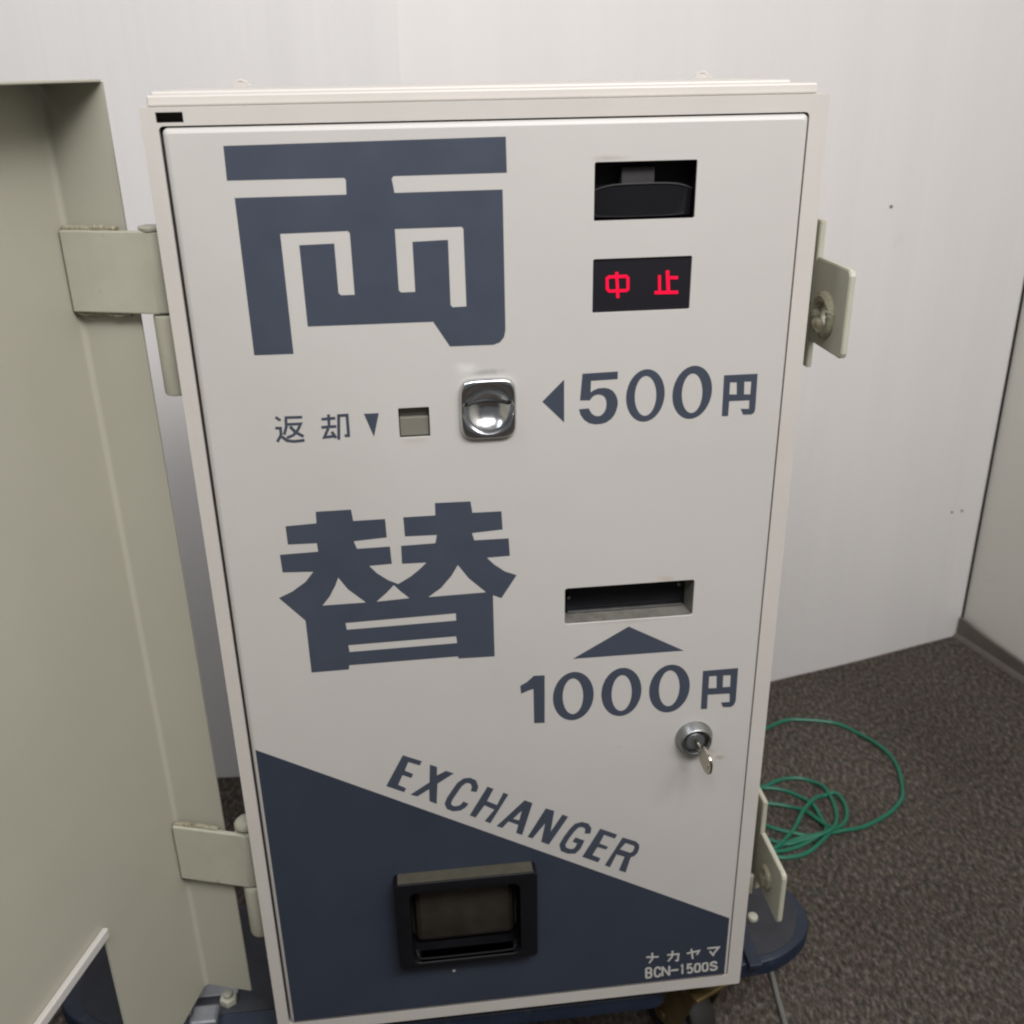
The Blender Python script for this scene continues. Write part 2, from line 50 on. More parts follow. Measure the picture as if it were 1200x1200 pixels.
# ---------------------------------------------------------------- materials
MAT = {}
def mat(name, col, rough=0.5, metal=0.0, spec=0.5, var=0.0, scale=40, bump=0.0, bscale=200, stretch=None, emis=None, estr=0, coat=0, col2=None, dirt=None):
    m = bpy.data.materials.new(name); m.use_nodes = True; MAT[name] = m
    nt = m.node_tree; b = nt.nodes['Principled BSDF']
    b.inputs['Base Color'].default_value = (*col, 1); b.inputs['Roughness'].default_value = rough
    b.inputs['Metallic'].default_value = metal; b.inputs['Specular IOR Level'].default_value = spec
    b.inputs['Coat Weight'].default_value = coat; b.inputs['Coat Roughness'].default_value = 0.15
    if emis: b.inputs['Emission Color'].default_value = (*emis, 1); b.inputs['Emission Strength'].default_value = estr
    N = nt.nodes.new; L = nt.links.new
    tc = N('ShaderNodeTexCoord'); mp = N('ShaderNodeMapping'); L(tc.outputs['Object'], mp.inputs[0])
    if stretch: mp.inputs['Scale'].default_value = stretch
    last = None
    if var or col2:
        n = N('ShaderNodeTexNoise'); n.inputs['Scale'].default_value = scale; n.inputs['Detail'].default_value = 6
        n.inputs['Roughness'].default_value = 0.6
        L(mp.outputs[0], n.inputs[0])
        r = N('ShaderNodeValToRGB'); r.color_ramp.elements[0].position = 0.3; r.color_ramp.elements[1].position = 0.7
        c2 = col2 or tuple(min(1, c*(1+var)) for c in col); c1 = tuple(c*(1-var) for c in col)
        r.color_ramp.elements[0].color = (*c1, 1); r.color_ramp.elements[1].color = (*c2, 1)
        L(n.outputs[0], r.inputs[0]); last = r.outputs[0]
        q = N('ShaderNodeMapRange'); q.inputs[3].default_value = max(0, rough-0.06); q.inputs[4].default_value = min(1, rough+0.1)
        L(n.outputs[0], q.inputs[0]); L(q.outputs[0], b.inputs['Roughness'])
    if dirt:   # sparse stains with a shape of their own
        dc, ds, lo, hi = dirt
        n2 = N('ShaderNodeTexNoise'); n2.inputs['Scale'].default_value = ds; n2.inputs['Detail'].default_value = 8
        n2.inputs['Roughness'].default_value = 0.7
        L(tc.outputs['Object'], n2.inputs[0])
        r2 = N('ShaderNodeValToRGB'); r2.color_ramp.elements[0].position = lo; r2.color_ramp.elements[1].position = hi
        r2.color_ramp.elements[0].color = (0, 0, 0, 1); r2.color_ramp.elements[1].color = (1, 1, 1, 1)
        L(n2.outputs[0], r2.inputs[0])
        mx = N('ShaderNodeMix'); mx.data_type = 'RGBA'; L(r2.outputs[0], mx.inputs[0])
        if last: L(last, mx.inputs[6])
        else: mx.inputs[6].default_value = (*col, 1)
        mx.inputs[7].default_value = (*dc, 1); last = mx.outputs[2]
    if last: L(last, b.inputs['Base Color'])
    if bump:
        n = N('ShaderNodeTexNoise'); n.inputs['Scale'].default_value = bscale; n.inputs['Detail'].default_value = 3
        L(mp.outputs[0], n.inputs[0]); bp = N('ShaderNodeBump'); bp.inputs['Strength'].default_value = 1; bp.inputs['Distance'].default_value = bump
        L(n.outputs[0], bp.inputs['Height']); L(bp.outputs[0], b.inputs['Normal'])
    return m
CREAM = mat('cream_paint', (0.505, 0.487, 0.468), 0.42, var=0.022, scale=9, bump=0.00004, bscale=260, dirt=((0.40, 0.36, 0.31), 16, 0.70, 0.92))
FRAMEP = mat('cream_frame_paint', (0.525, 0.498, 0.468), 0.42, var=0.03, scale=14, bump=0.00004, bscale=260, dirt=((0.38, 0.34, 0.28), 30, 0.66, 0.9))
def stains(m, spots):
    nt = m.node_tree; b = nt.nodes['Principled BSDF']; N = nt.nodes.new; L = nt.links.new
    tc = N('ShaderNodeTexCoord'); no = N('ShaderNodeTexNoise'); no.inputs['Scale'].default_value = 170; no.inputs['Detail'].default_value = 5
    L(tc.outputs['Object'], no.inputs[0]); last = b.inputs['Base Color'].links[0].from_socket
    for x, z, rx, rz, col, st in spots:
        mp = N('ShaderNodeMapping'); mp.vector_type = 'POINT'; mp.inputs['Location'].default_value = (-x/rx, 0, -z/rz); mp.inputs['Scale'].default_value = (1/rx, 0, 1/rz)
        L(tc.outputs['Object'], mp.inputs[0]); ln = N('ShaderNodeVectorMath'); ln.operation = 'LENGTH'; L(mp.outputs[0], ln.inputs[0])
        ad = N('ShaderNodeMath'); ad.operation = 'MULTIPLY_ADD'; L(no.outputs[0], ad.inputs[0]); ad.inputs[1].default_value = 0.9; L(ln.outputs['Value'], ad.inputs[2])
        mr = N('ShaderNodeMapRange'); mr.interpolation_type = 'SMOOTHSTEP'; mr.inputs[1].default_value = 0.45; mr.inputs[2].default_value = 1.45; mr.inputs[3].default_value = st; mr.inputs[4].default_value = 0; L(ad.outputs[0], mr.inputs[0])
        mx = N('ShaderNodeMix'); mx.data_type = 'RGBA'; L(mr.outputs[0], mx.inputs[0]); L(last, mx.inputs[6]); mx.inputs[7].default_value = (*col, 1); last = mx.outputs[2]
    L(last, b.inputs['Base Color'])
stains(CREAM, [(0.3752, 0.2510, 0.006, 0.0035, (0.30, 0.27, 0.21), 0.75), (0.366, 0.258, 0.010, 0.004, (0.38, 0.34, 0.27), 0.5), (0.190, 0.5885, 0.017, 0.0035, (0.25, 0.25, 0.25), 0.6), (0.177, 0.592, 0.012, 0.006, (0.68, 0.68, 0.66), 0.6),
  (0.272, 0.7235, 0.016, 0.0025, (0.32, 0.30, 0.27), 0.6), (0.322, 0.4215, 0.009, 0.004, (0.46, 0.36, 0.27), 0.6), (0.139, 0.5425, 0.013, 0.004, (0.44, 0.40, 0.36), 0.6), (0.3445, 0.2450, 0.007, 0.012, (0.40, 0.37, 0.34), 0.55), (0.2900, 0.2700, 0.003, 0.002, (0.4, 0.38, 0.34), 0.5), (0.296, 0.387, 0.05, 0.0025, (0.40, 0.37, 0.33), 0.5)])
INK = mat('slate_blue_ink', (0.050, 0.061, 0.087), 0.42, var=0.06, scale=30, bump=0.00003, bscale=300)
INKP = mat('slate_blue_panel', (0.032, 0.041, 0.063), 0.40, var=0.08, scale=14, bump=0.00003, bscale=300, dirt=((0.16, 0.17, 0.19), 60, 0.74, 0.9))
WHITEINK = mat('pale_ink', (0.50, 0.49, 0.46), 0.5, var=0.10, scale=900)
SAGE = mat('sage_green_paint', (0.395, 0.384, 0.320), 0.45, var=0.035, scale=7, bump=0.00007, bscale=120, dirt=((0.24, 0.22, 0.15), 22, 0.69, 0.9))
SAGE2 = mat('worn_sage_paint', (0.425, 0.418, 0.345), 0.42, var=0.06, scale=40, bump=0.0001, bscale=150, dirt=((0.13, 0.10, 0.06), 90, 0.64, 0.76))
WELD = mat('weld_bead', (0.30, 0.29, 0.21), 0.5, var=0.1, scale=120, bump=0.0004, bscale=300, dirt=((0.13, 0.09, 0.05), 120, 0.50, 0.66))
BLACK = mat('black_plastic', (0.006, 0.006, 0.008), 0.42, spec=0.22, var=0.15, scale=60)
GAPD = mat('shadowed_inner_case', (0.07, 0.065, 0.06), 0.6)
DARK = mat('dark_cavity', (0.018, 0.018, 0.020), 0.6)
GLASS = mat('dark_display_glass', (0.016, 0.015, 0.019), 0.16, spec=0.6)
SMOKE = mat('smoked_window', (0.013, 0.013, 0.016), 0.12, spec=0.6)
SILL = mat('grimy_shaded_sill_paint', (0.155, 0.147, 0.132), 0.5, var=0.12, scale=60, dirt=((0.08, 0.07, 0.06), 70, 0.45, 0.75))  # grime on cream paint, with the recess shade darkened into the colour
FLAP = mat('grey_flap', (0.038, 0.036, 0.037), 0.45, var=0.1, scale=80)
BROWN = mat('worn_brown_black', (0.026, 0.022, 0.018), 0.35, var=0.3, scale=50, dirt=((0.09, 0.08, 0.07), 160, 0.70, 0.78))
TRAYTOP = mat('dusty_plastic_top', (0.060, 0.055, 0.040), 0.7, var=0.15, scale=120)
CHROME = mat('worn_chrome', (0.60, 0.61, 0.62), 0.19, metal=1, var=0.05, scale=90, bump=0.00005, bscale=220)
STEEL = mat('brushed_steel', (0.33, 0.34, 0.34), 0.33, metal=1, var=0.1, scale=200)
KEYM = mat('key_nickel', (0.50, 0.47, 0.40), 0.2, metal=1, var=0.1, scale=200)
DULL = mat('dull_galvanised', (0.28, 0.29, 0.31), 0.42, metal=0.8, var=0.15, scale=90)
GREYP = mat('return_button_plastic', (0.18, 0.172, 0.145), 0.4, var=0.06, scale=80)
RED = mat('red_led', (0.3, 0.0, 0.03), 0.4, emis=(1.0, 0.002, 0.032), estr=0.80)
BLUE = mat('blue_dolly_plastic', (0.009, 0.016, 0.034), 0.45, var=0.2, scale=30, bump=0.0001, bscale=180, dirt=((0.05, 0.055, 0.07), 45, 0.55, 0.8))
MATM = mat('grey_deck_mat', (0.024, 0.026, 0.034), 0.75, var=0.3, scale=35, bump=0.0004, bscale=400)
RUBBER = mat('black_rubber', (0.014, 0.013, 0.013), 0.6, var=0.2, scale=60)
BRASS = mat('yellow_zinc', (0.17, 0.125, 0.055), 0.36, metal=0.7, var=0.25, scale=60)
CORD = mat('green_cord', (0.010, 0.145, 0.088), 0.4, var=0.15, scale=60)
GREYC = mat('grey_cable', (0.15, 0.15, 0.14), 0.45, var=0.1, scale=60)
WALL = mat('white_wall_sheet', (0.73, 0.71, 0.71), 0.42, var=0.02, scale=3.2, stretch=(5, 1, 0.22), bump=0.0030, bscale=3.4, dirt=((0.52, 0.50, 0.48), 11, 0.66, 0.92))
WALL2 = mat('grey_side_wall', (0.66, 0.645, 0.585), 0.6, var=0.03, scale=4, bump=0.0006, bscale=5, dirt=((0.38, 0.37, 0.32), 7, 0.62, 0.9))
BASE = mat('baseboard_vinyl', (0.115, 0.10, 0.082), 0.5, var=0.15, scale=20)
# carpet : tufts of mixed browns
m = bpy.data.materials.new('carpet'); m.use_nodes = True; nt = m.node_tree; N = nt.nodes.new; L = nt.links.new
b = nt.nodes['Principled BSDF']; b.inputs['Roughness'].default_value = 0.95; b.inputs['Specular IOR Level'].default_value = 0.1
tc = N('ShaderNodeTexCoord'); mp = N('ShaderNodeMapping'); L(tc.outputs['Object'], mp.inputs[0]); mp.inputs['Rotation'].default_value = (0, 0, -0.9); mp.inputs['Scale'].default_value = (2.0, 1, 1)
n1 = N('ShaderNodeTexNoise'); n1.inputs['Scale'].default_value = 95; n1.inputs['Detail'].default_value = 5; n1.inputs['Roughness'].default_value = 0.75; L(mp.outputs[0], n1.inputs[0])
r1 = N('ShaderNodeValToRGB'); e = r1.color_ramp.elements; e[0].position = 0.32; e[0].color = (0.030, 0.027, 0.024, 1); e[1].position = 0.70; e[1].color = (0.25, 0.215, 0.192, 1)
k = e.new(0.5); k.color = (0.092, 0.078, 0.067, 1); L(n1.outputs[0], r1.inputs[0])
n3 = N('ShaderNodeTexNoise'); n3.inputs['Scale'].default_value = 3; n3.inputs['Detail'].default_value = 4; L(tc.outputs['Object'], n3.inputs[0])
r3 = N('ShaderNodeMapRange'); r3.inputs[1].default_value = .3; r3.inputs[2].default_value = .7; r3.inputs[3].default_value = .82; r3.inputs[4].default_value = 1.15; L(n3.outputs[0], r3.inputs[0])
n4 = N('ShaderNodeTexNoise'); n4.inputs['Scale'].default_value = 60; L(tc.outputs['Object'], n4.inputs[0])
mxc = N('ShaderNodeMix'); mxc.data_type = 'RGBA'; mxc.blend_type = 'OVERLAY'; mxc.inputs[0].default_value = 0.12; L(r1.outputs[0], mxc.inputs[6]); L(n4.outputs[1], mxc.inputs[7])
vm = N('ShaderNodeVectorMath'); vm.operation = 'SCALE'; L(mxc.outputs[2], vm.inputs[0]); L(r3.outputs[0], vm.inputs['Scale']); L(vm.outputs[0], b.inputs['Base Color'])
bp = N('ShaderNodeBump'); bp.inputs['Distance'].default_value = 0.006; bp.inputs['Strength'].default_value = 1; L(n1.outputs[0], bp.inputs['Height']); L(bp.outputs[0], b.inputs['Normal'])
CARPET = m
# ---------------------------------------------------------------- helpers
def obj(name, bm, m, parent=None, smooth=False, mats=None):
    me = bpy.data.meshes.new(name); bm.normal_update(); bm.to_mesh(me); bm.free()
    for x in (mats or [m]): me.materials.append(x)
    if smooth:
        for p in me.polygons: p.use_smooth = True
        me.set_sharp_from_angle(angle=math.radians(38))
    o = bpy.data.objects.new(name, me); S.collection.objects.link(o); o.parent = parent
    return o
def tag(o, label=None, cat=None, group=None, kind=None):
    if label: o['label'] = label
    if cat: o['category'] = cat
    if group: o['group'] = group
    if kind: o['kind'] = kind
    return o
def empty(name, loc=(0, 0, 0)):
    o = bpy.data.objects.new(name, None); S.collection.objects.link(o); o.location = loc; o.empty_display_size = 0.05
    return o
def box(bm, x0, x1, y0, y1, z0, z1, bev=0.0, seg=2, mx=None):
    t = bmesh.new()
    bmesh.ops.create_cube(t, size=1)
    for v in t.verts: v.co = Vector((x0+(v.co.x+.5)*(x1-x0), y0+(v.co.y+.5)*(y1-y0), z0+(v.co.z+.5)*(z1-z0)))
    if bev: bmesh.ops.bevel(t, geom=t.edges[:]+t.verts[:], offset=bev, segments=seg, profile=0.5, affect='EDGES')
    merge(bm, t, mx)
def merge(bm, t, mx=None):
    if mx is not None: t.transform(mx)
    me = bpy.data.meshes.new('tmp'); t.to_mesh(me); t.free(); bm.from_mesh(me); bpy.data.meshes.remove(me)
def cyl(bm, p0, p1, r0, r1=None, n=24, cap=True, bev=0.0):
    r1 = r0 if r1 is None else r1
    t = bmesh.new(); p0 = Vector(p0); p1 = Vector(p1); d = p1-p0
    bmesh.ops.create_cone(t, cap_ends=cap, segments=n, radius1=r0, radius2=r1, depth=d.length)
    if bev:
        ed = [e for e in t.edges if len(e.link_faces) == 2 and any(len(f.verts) > 4 for f in e.link_faces)]
        bmesh.ops.bevel(t, geom=ed, offset=bev, segments=3, profile=0.5, affect='EDGES')
    merge(bm, t, Matrix.Translation((p0+p1)/2) @ d.to_track_quat('Z', 'Y').to_matrix().to_4x4())
def tube(bm, pts, r, n=8, closed=False, wob=0.0):
    pts = [Vector(p) for p in pts]; rings = []
    up = Vector((0.13, 0.29, 0.95))
    for i, p in enumerate(pts):
        a = pts[max(i-1, 0)]; c = pts[min(i+1, len(pts)-1)]; d = (c-a).normalized()
        u = d.cross(up); u = u.normalized() if u.length > 1e-4 else Vector((1, 0, 0)); w = u.cross(d).normalized()
        rr = r*(1+random.uniform(-wob, wob))
        rings.append([bm.verts.new(p+(u*math.cos(2*math.pi*k/n)+w*math.sin(2*math.pi*k/n))*rr) for k in range(n)])
    for a, c in zip(rings, rings[1:]):
        for k in range(n): bm.faces.new((a[k], a[(k+1) % n], c[(k+1) % n], c[k]))
    bm.faces.new(rings[0][::-1]); bm.faces.new(rings[-1])
def catmull(P, k=8):
    P = [Vector(p) for p in P]; out = []
    for i in range(len(P)-1):
        a = P[max(i-1, 0)]; b_ = P[i]; c = P[i+1]; d = P[min(i+2, len(P)-1)]
        for j in range(k):
            t = j/k
            out.append(0.5*((2*b_)+(c-a)*t+(2*a-5*b_+4*c-d)*t*t+(3*b_-a-3*c+d)*t**3))
    out.append(P[-1]); return out
def rrect(x0, x1, z0, z1, r, n=6):
    o = []
    for cx, cz, a0 in ((x1-r, z1-r, 0), (x0+r, z1-r, 90), (x0+r, z0+r, 180), (x1-r, z0+r, 270)):
        for k in range(n+1):
            a = math.radians(a0+90*k/n); o.append((cx+r*math.cos(a), cz+r*math.sin(a)))
    return o
def plate(bm, loops, yf, yb, mi=0, back=True):
    """loops (outer, holes...) of (x,z) metres -> solid sheet between y=yf (front) and y=yb"""
    ls = [[Vector((x, z, 0)) for x, z in l] for l in loops]
    flat = [p for l in ls for p in l]; tris = tessellate_polygon(ls)
    fv = [bm.verts.new((p.x, yf, p.y)) for p in flat]; bv = [bm.verts.new((p.x, yb, p.y)) for p in flat]
    for a, b_, c in tris:
        A, B, C_ = flat[a], flat[b_], flat[c]
        cr = (B.x-A.x)*(C_.y-A.y)-(B.y-A.y)*(C_.x-A.x)
        if abs(cr) < 1e-14: continue
        if cr < 0: b_, c = c, b_
        f = bm.faces.new((fv[a], fv[b_], fv[c])); f.material_index = mi
        if back: bm.faces.new((bv[a], bv[c], bv[b_])).material_index = mi
    i = 0
    for li, l in enumerate(ls):
        n = len(l); area = sum(l[k].x*l[(k+1) % n].y-l[(k+1) % n].x*l[k].y for k in range(n))
        for k in range(n):
            a, b_ = i+k, i+(k+1) % n
            q = (fv[b_], fv[a], bv[a], bv[b_])
            if (area > 0) == (li == 0): pass
            else: q = q[::-1]
            bm.faces.new(q).material_index = mi
        i += n
def decal(name, glyphs, m, parent, y=-0.0015, t=0.00012, step=0.000012):
    bm = bmesh.new()
    for i, g in enumerate(glyphs):
        plate(bm, [[(x/1000, z/1000) for x, z in l] for l in g], y-t-step*i, y+0.0001, back=False)
    return obj(name, bm, m, parent)
# ---------------------------------------------------------------- setting
bm = bmesh.new(); bmesh.ops.create_grid(bm, x_segments=2, y_segments=2, size=4)
fl = obj('floor', bm, CARPET); fl.location = (0, 0, FLOOR); tag(fl, 'brown grey speckled carpet floor', 'floor', kind='structure')
def wall_sheet(name, P0, P1, h, m, th=0.012, nx=60):
    """upright sheet from P0 to P1 (front face towards the camera), slightly uneven"""
    P0 = Vector((*P0, FLOOR)); P1 = Vector((*P1, FLOOR)); d = (P1-P0); L_ = d.length; d.normalize(); n = Vector((d.y, -d.x, 0))
    bm = bmesh.new(); cols = []
    for i in range(nx+1):
        t = i/nx; s = t*L_
        off = 0.0016*math.sin(s*7.3+1)+0.0010*math.sin(s*19.0)
        off *= min(1, 8*t, 8*(1-t))
        p = P0+d*s+n*off
        cols.append([bm.verts.new(p+Vector((0, 0, z))) for z in (0.001, h)]+[bm.verts.new(p-n*th+Vector((0, 0, z))) for z in (h, 0.001)])
    for a, c in zip(cols, cols[1:]):
        for k in range(4): bm.faces.new((a[k], c[k], c[(k+1) % 4], a[(k+1) % 4]))
    bm.faces.new(cols[0]); bm.faces.new(cols[-1][::-1])
    bmesh.ops.recalc_face_normals(bm, faces=bm.faces)
    return obj(name, bm, m, smooth=True)
CORNER = (1.108, 0.8245)
SEAM = (0.148, 0.5735)
w1 = wall_sheet('wall_back', (0.1498, 0.5745), CORNER, 2.6, WALL); tag(w1, 'white back wall sheet right of the upright seam', 'wall', kind='structure')
w2 = wall_sheet('wall_seam_side', (-2.2, 0.738), (0.1530, 0.5735), 2.6, WALL); tag(w2, 'white back wall sheet left of the upright seam', 'wall', kind='structure')
w3 = wall_sheet('wall_right', (1.1145, 0.826), (1.1145+0.209*3.2, 0.826-0.978*3.2), 2.6, WALL2); tag(w3, 'pale grey side wall meeting the white wall in the corner', 'wall', kind='structure')
# vinyl skirting along the side wall, its end curling off in the corner
bm = bmesh.new(); d = Vector((0.209, -0.978, 0)); n = Vector((-0.978, -0.209, 0)); p0 = Vector((1.1115, 0.812, FLOOR))
prof = [(0.0, 0.0), (0.010, 0.0), (0.0085, 0.004), (0.004, 0.009), (0.003, 0.028), (0.0, 0.030)]
prev = None
for i in range(41):
    s = -0.010+3.1*(i/40)**1.8
    lift = 0.011*math.exp(-max(0, s)*18); out = 0.004*math.exp(-max(0, s)*22)
    ring = [bm.verts.new(p0+d*s+n*(a+out)+Vector((0, 0, c*1.0+(lift if c > 0.01 else 0)+0.0005))) for a, c in prof]
    if prev:
        for k in range(len(prof)): bm.faces.new((prev[k], ring[k], ring[(k+1) % len(prof)], prev[(k+1) % len(prof)]))
    else: bm.faces.new(ring)
    prev = ring
bmesh.ops.recalc_face_normals(bm, faces=bm.faces)
tag(obj('skirting_board', bm, BASE, smooth=True), 'dark brown vinyl skirting curling away at the room corner', 'skirting', kind='structure')
# marks left in the wall sheet
wn = Vector((0.25, -0.966, 0)).normalized()
for (x, y, z, r, lab) in ((0.839, 0.754, 0.587, 0.0030, 'dark nail hole in the white wall high beside the machine'), (1.045, 0.808, 0.076, 0.0022, 'left of the two small nails near the wall corner'), (1.066, 0.813, 0.075, 0.0022, 'right of the two small nails near the wall corner')):
    bm = bmesh.new(); p = Vector((x, y, z)); cyl(bm, p-wn*0.006, p+wn*0.002, r, r*0.7, n=10)
    tag(obj('nail', bm, BASE), lab, 'nail')
# ---------------------------------------------------------------- exchange machine
H = 0.7471; DW = 0.400
mach = empty('exchange_machine', (0, 0, 0)); tag(mach, 'cream coin and note exchange machine with slate blue lettering, its steel cover swung open', 'change machine')
def rc(x0, x1, z0, z1, r=0.0): return rrect(x0, x1, z0, z1, r) if r else [(x1, z1), (x0, z1), (x0, z0), (x1, z0)]
# frame round the door, with the notch at its top left corner
bm = bmesh.new()
FX0, FX1, FZ0, FZ1 = -0.0115, 0.4130, -0.0132, 0.7585
g = 0.0010
door_hole = rc(-0.0017, DW+0.0006, -g, H+g, 0.003)
plate(bm, [rc(FX0, FX1, FZ0, FZ1, 0.0012), door_hole, rc(-0.0024, 0.0134, 0.7500, 0.7558)], 0.0, 0.0016)
# returned edges of the frame
def ret(loop_o, loop_i, y0, y1):
    plate(bm, [loop_o, loop_i], y0, y1)
ret(rc(FX0, FX1, FZ0, FZ1, 0.0012), rc(FX0+0.0016, FX1-0.0016, FZ0+0.0016, FZ1-0.0016, 0.0008), 0.00162, 0.030)
ret(rc(-0.0031, DW+g+0.0009, -g-0.0013, H+g+0.0006, 0.003), rc(-0.0019, DW+0.0008, -g-0.0002, H+g, 0.003), 0.00162, 0.016)
obj('frame', bm, FRAMEP, mach)
# frame's raised rear lip seen over its top edge
bm = bmesh.new(); box(bm, -0.0085, 0.4085, 0.010, 0.0285, 0.7586, 0.7650, 0.0012); obj('frame_lip', bm, FRAMEP, mach)
bm = bmesh.new(); box(bm, -0.010, 0.3985, 0.0305, 0.175, -0.020, 0.7668, 0.0015); obj('cabinet', bm, FRAMEP, mach)
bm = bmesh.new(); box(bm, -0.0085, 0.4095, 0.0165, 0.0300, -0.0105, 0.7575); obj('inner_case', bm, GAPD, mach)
bm = bmesh.new(); box(bm, -0.014, 0.4300, 0.050, 0.176, -0.0125, 0.560, 0.0015); box(bm, -0.014, 0.4285, 0.055, 0.176, 0.561, 0.748, 0.0015); obj('outer_case', bm, SAGE, mach)
for x in (0.0284, 0.3788):
    bm = bmesh.new(); tube(bm, [(x-0.007+0.014*k/12, 0.168, 0.7662+0.0050*math.sin(math.pi*k/12)) for k in range(13)], 0.0011); box(bm, x-0.0055, x+0.0055, 0.1672, 0.1688, 0.766, 0.7700)
    obj('hanging_loop', bm, FRAMEP, mach, smooth=True)
# door
bm = bmesh.new()
YD = -0.0015
holes = [rc(0.2620, 0.3286, 0.6853, 0.7214, 0.0012), rc(0.2620, 0.3286, 0.6257, 0.6612, 0.0012), rc(0.1292, 0.1502, 0.5450, 0.5664, 0.0008), rc(0.2446, 0.3444, 0.3882, 0.4192, 0.0022), rc(0.108, 0.213, 0.0685, 0.155, 0.004), rc(0.1745, 0.2065, 0.5475, 0.5805, 0.006)]
rings = []
prof = [(0.0, 0.0035), (0.0001, 0.0012), (0.0006, 0.0000), (0.0014, -0.0009), (0.0024, -0.0014), (0.0032, YD)]
for ins, y in prof:
    lp = rrect(ins, DW-ins, ins, H-ins, max(0.0035-ins*0.6, 0.001), 6); rings.append((lp, [bm.verts.new((x, y, z)) for x, z in lp]))
for (la, a), (lb, b_) in zip(rings, rings[1:]):
    nn = len(a)
    for k in range(nn): bm.faces.new((a[k], a[(k+1) % nn], b_[(k+1) % nn], b_[k])).smooth = True
lp = rings[-1][0]
n0 = len(bm.faces)
plate(bm, [lp]+holes, YD, YD+0.0014, back=False)
bmesh.ops.remove_doubles(bm, verts=bm.verts[:], dist=0.00002)
bmesh.ops.recalc_face_normals(bm, faces=bm.faces)
# the recalculation must leave the front facing the viewer
ff = max((f for f in bm.faces if abs(f.normal.y) > 0.99), key=lambda f: f.calc_area())
if ff.normal.y > 0: bmesh.ops.reverse_faces(bm, faces=bm.faces)
door = obj('door', bm, CREAM, mach)
for p in door.data.polygons: p.use_smooth = abs(p.normal.y) < 0.999
# lettering on the door
bx = (0.0033, DW-0.0033)
zt = lambda x: 0.2990+(0.0701-0.2990)*(x-0.0007)/(0.3994-0.0007)
bl = [(bx[1], zt(bx[1])), (bx[0], zt(bx[0])), (bx[0], 0.0034), (bx[1], 0.0034)]
bm = bmesh.new(); plate(bm, [bl, rc(0.1085, 0.2125, 0.0690, 0.1545, 0.004)], YD-0.00010, YD+0.0001, back=False)
obj('blue_panel', bm, INKP, door)
decal('exchange_character', SIGN_RYO, INK, door); decal('exchange_character', SIGN_GAE, INK, door)
decal('price_lettering', PRICE_500, INK, door); decal('price_lettering', PRICE_1000, INK, door)
for a in (ARROW_LEFT, ARROW_UP, ARROW_DOWN): decal('arrow_mark', a, INK, door)
decal('name_lettering', WORD_EXCHANGER, INK, door); decal('return_lettering', WORD_RETURN, INK, door)
decal('maker_lettering', MAKER_WORD, WHITEINK, door, t=0.00025, step=0.00001); decal('model_lettering', MODEL_WORD, WHITEINK, door, t=0.00025, step=0.00001)
# chip in the paint and dirty print by the lock
bm = bmesh.new(); cyl(bm, (0.1471, YD+0.0003, 0.0438), (0.1471, YD-0.0004, 0.0438), 0.0016, 0.0012, n=9); obj('paint_chip', bm, WHITEINK, door)
# recessed note outlet (upper black window)
def cavity(bm, x0, x1, z0, z1, y0, y1, r=0.001):
    """open box lining, inner faces only plus a closed back"""
    lo = rrect(x0, x1, z0, z1, r, 3); n = len(lo)
    a = [bm.verts.new((x, y0, z)) for x, z in lo]; c = [bm.verts.new((x, y1, z)) for x, z in lo]
    for k in range(n): bm.faces.new((a[k], a[(k+1) % n], c[(k+1) % n], c[k]))
    bm.faces.new(c[::-1])
t = empty('return_outlet'); t.parent = mach
bm = bmesh.new(); cavity(bm, 0.2616, 0.3290, 0.6849, 0.7218, -0.0001, 0.0160); obj('outlet_housing', bm, BLACK, t)
bm = bmesh.new()   # curved shelf: bulging lower block with a thin bright lip
top = []; N_ = 20
for j, (y, z) in enumerate(((0.014, 0.6865), (0.0045, 0.6865), (0.0035, 0.7000), (0.0030, 0.7020), (0.0045, 0.7032), (0.014, 0.7030))):
    row = []
    for i in range(N_+1):
        u = -1+2*i/N_; x = 0.2953+u*0.0328
        zz = z+(0.0042*(1-u*u*u*u) if j >= 2 else 0)
        row.append(bm.verts.new((x, y+0.003*abs(u)**3, zz)))
    top.append(row)
for r_, q_ in zip(top, top[1:]):
    for i in range(N_): bm.faces.new((r_[i], r_[i+1], q_[i+1], q_[i]))
obj('curved_shelf', bm, SMOKE, t, smooth=True)
bm = bmesh.new(); tube(bm, [(0.2953+u*0.0326, 0.0028+0.003*abs(u)**3, 0.7030+0.0042*(1-u**4)) for u in [-1+k/12 for k in range(25)]], 0.0006, n=7); obj('shelf_lip', bm, FLAP, t, smooth=True)
bm = bmesh.new(); box(bm, 0.2810, 0.3030, 0.0060, 0.0155, 0.7050, 0.7175, 0.001); obj('inner_flap', bm, FLAP, t)
# display with lit characters
t = empty('display'); t.parent = mach
bm = bmesh.new(); box(bm, 0.2614, 0.3292, 0.0000, 0.0040, 0.6251, 0.6618); obj('display_glass', bm, GLASS, t)
def led(gl):
    bm = bmesh.new()
    for i, g_ in enumerate(gl): plate(bm, [[(x/1000, z/1000) for x, z in l] for l in g_], -0.0004-0.00003*i, -0.00005, back=False)
    return obj('lit_character', bm, RED, t)
led(LED_ONE); led(LED_TWO)
# coin return button
t = empty('return_button'); t.parent = mach
bm = bmesh.new(); cavity(bm, 0.1289, 0.1505, 0.5447, 0.5667, -0.0001, 0.0100); obj('button_well', bm, GREYP, t)
bm = bmesh.new(); box(bm, 0.1297, 0.1497, 0.0012, 0.0098, 0.5454, 0.5588, 0.0006)
for k in range(1): box(bm, 0.1297, 0.1497, 0.0048, 0.0099, 0.5592, 0.5655, 0.0006)
obj('button_cap', bm, GREYP, t)
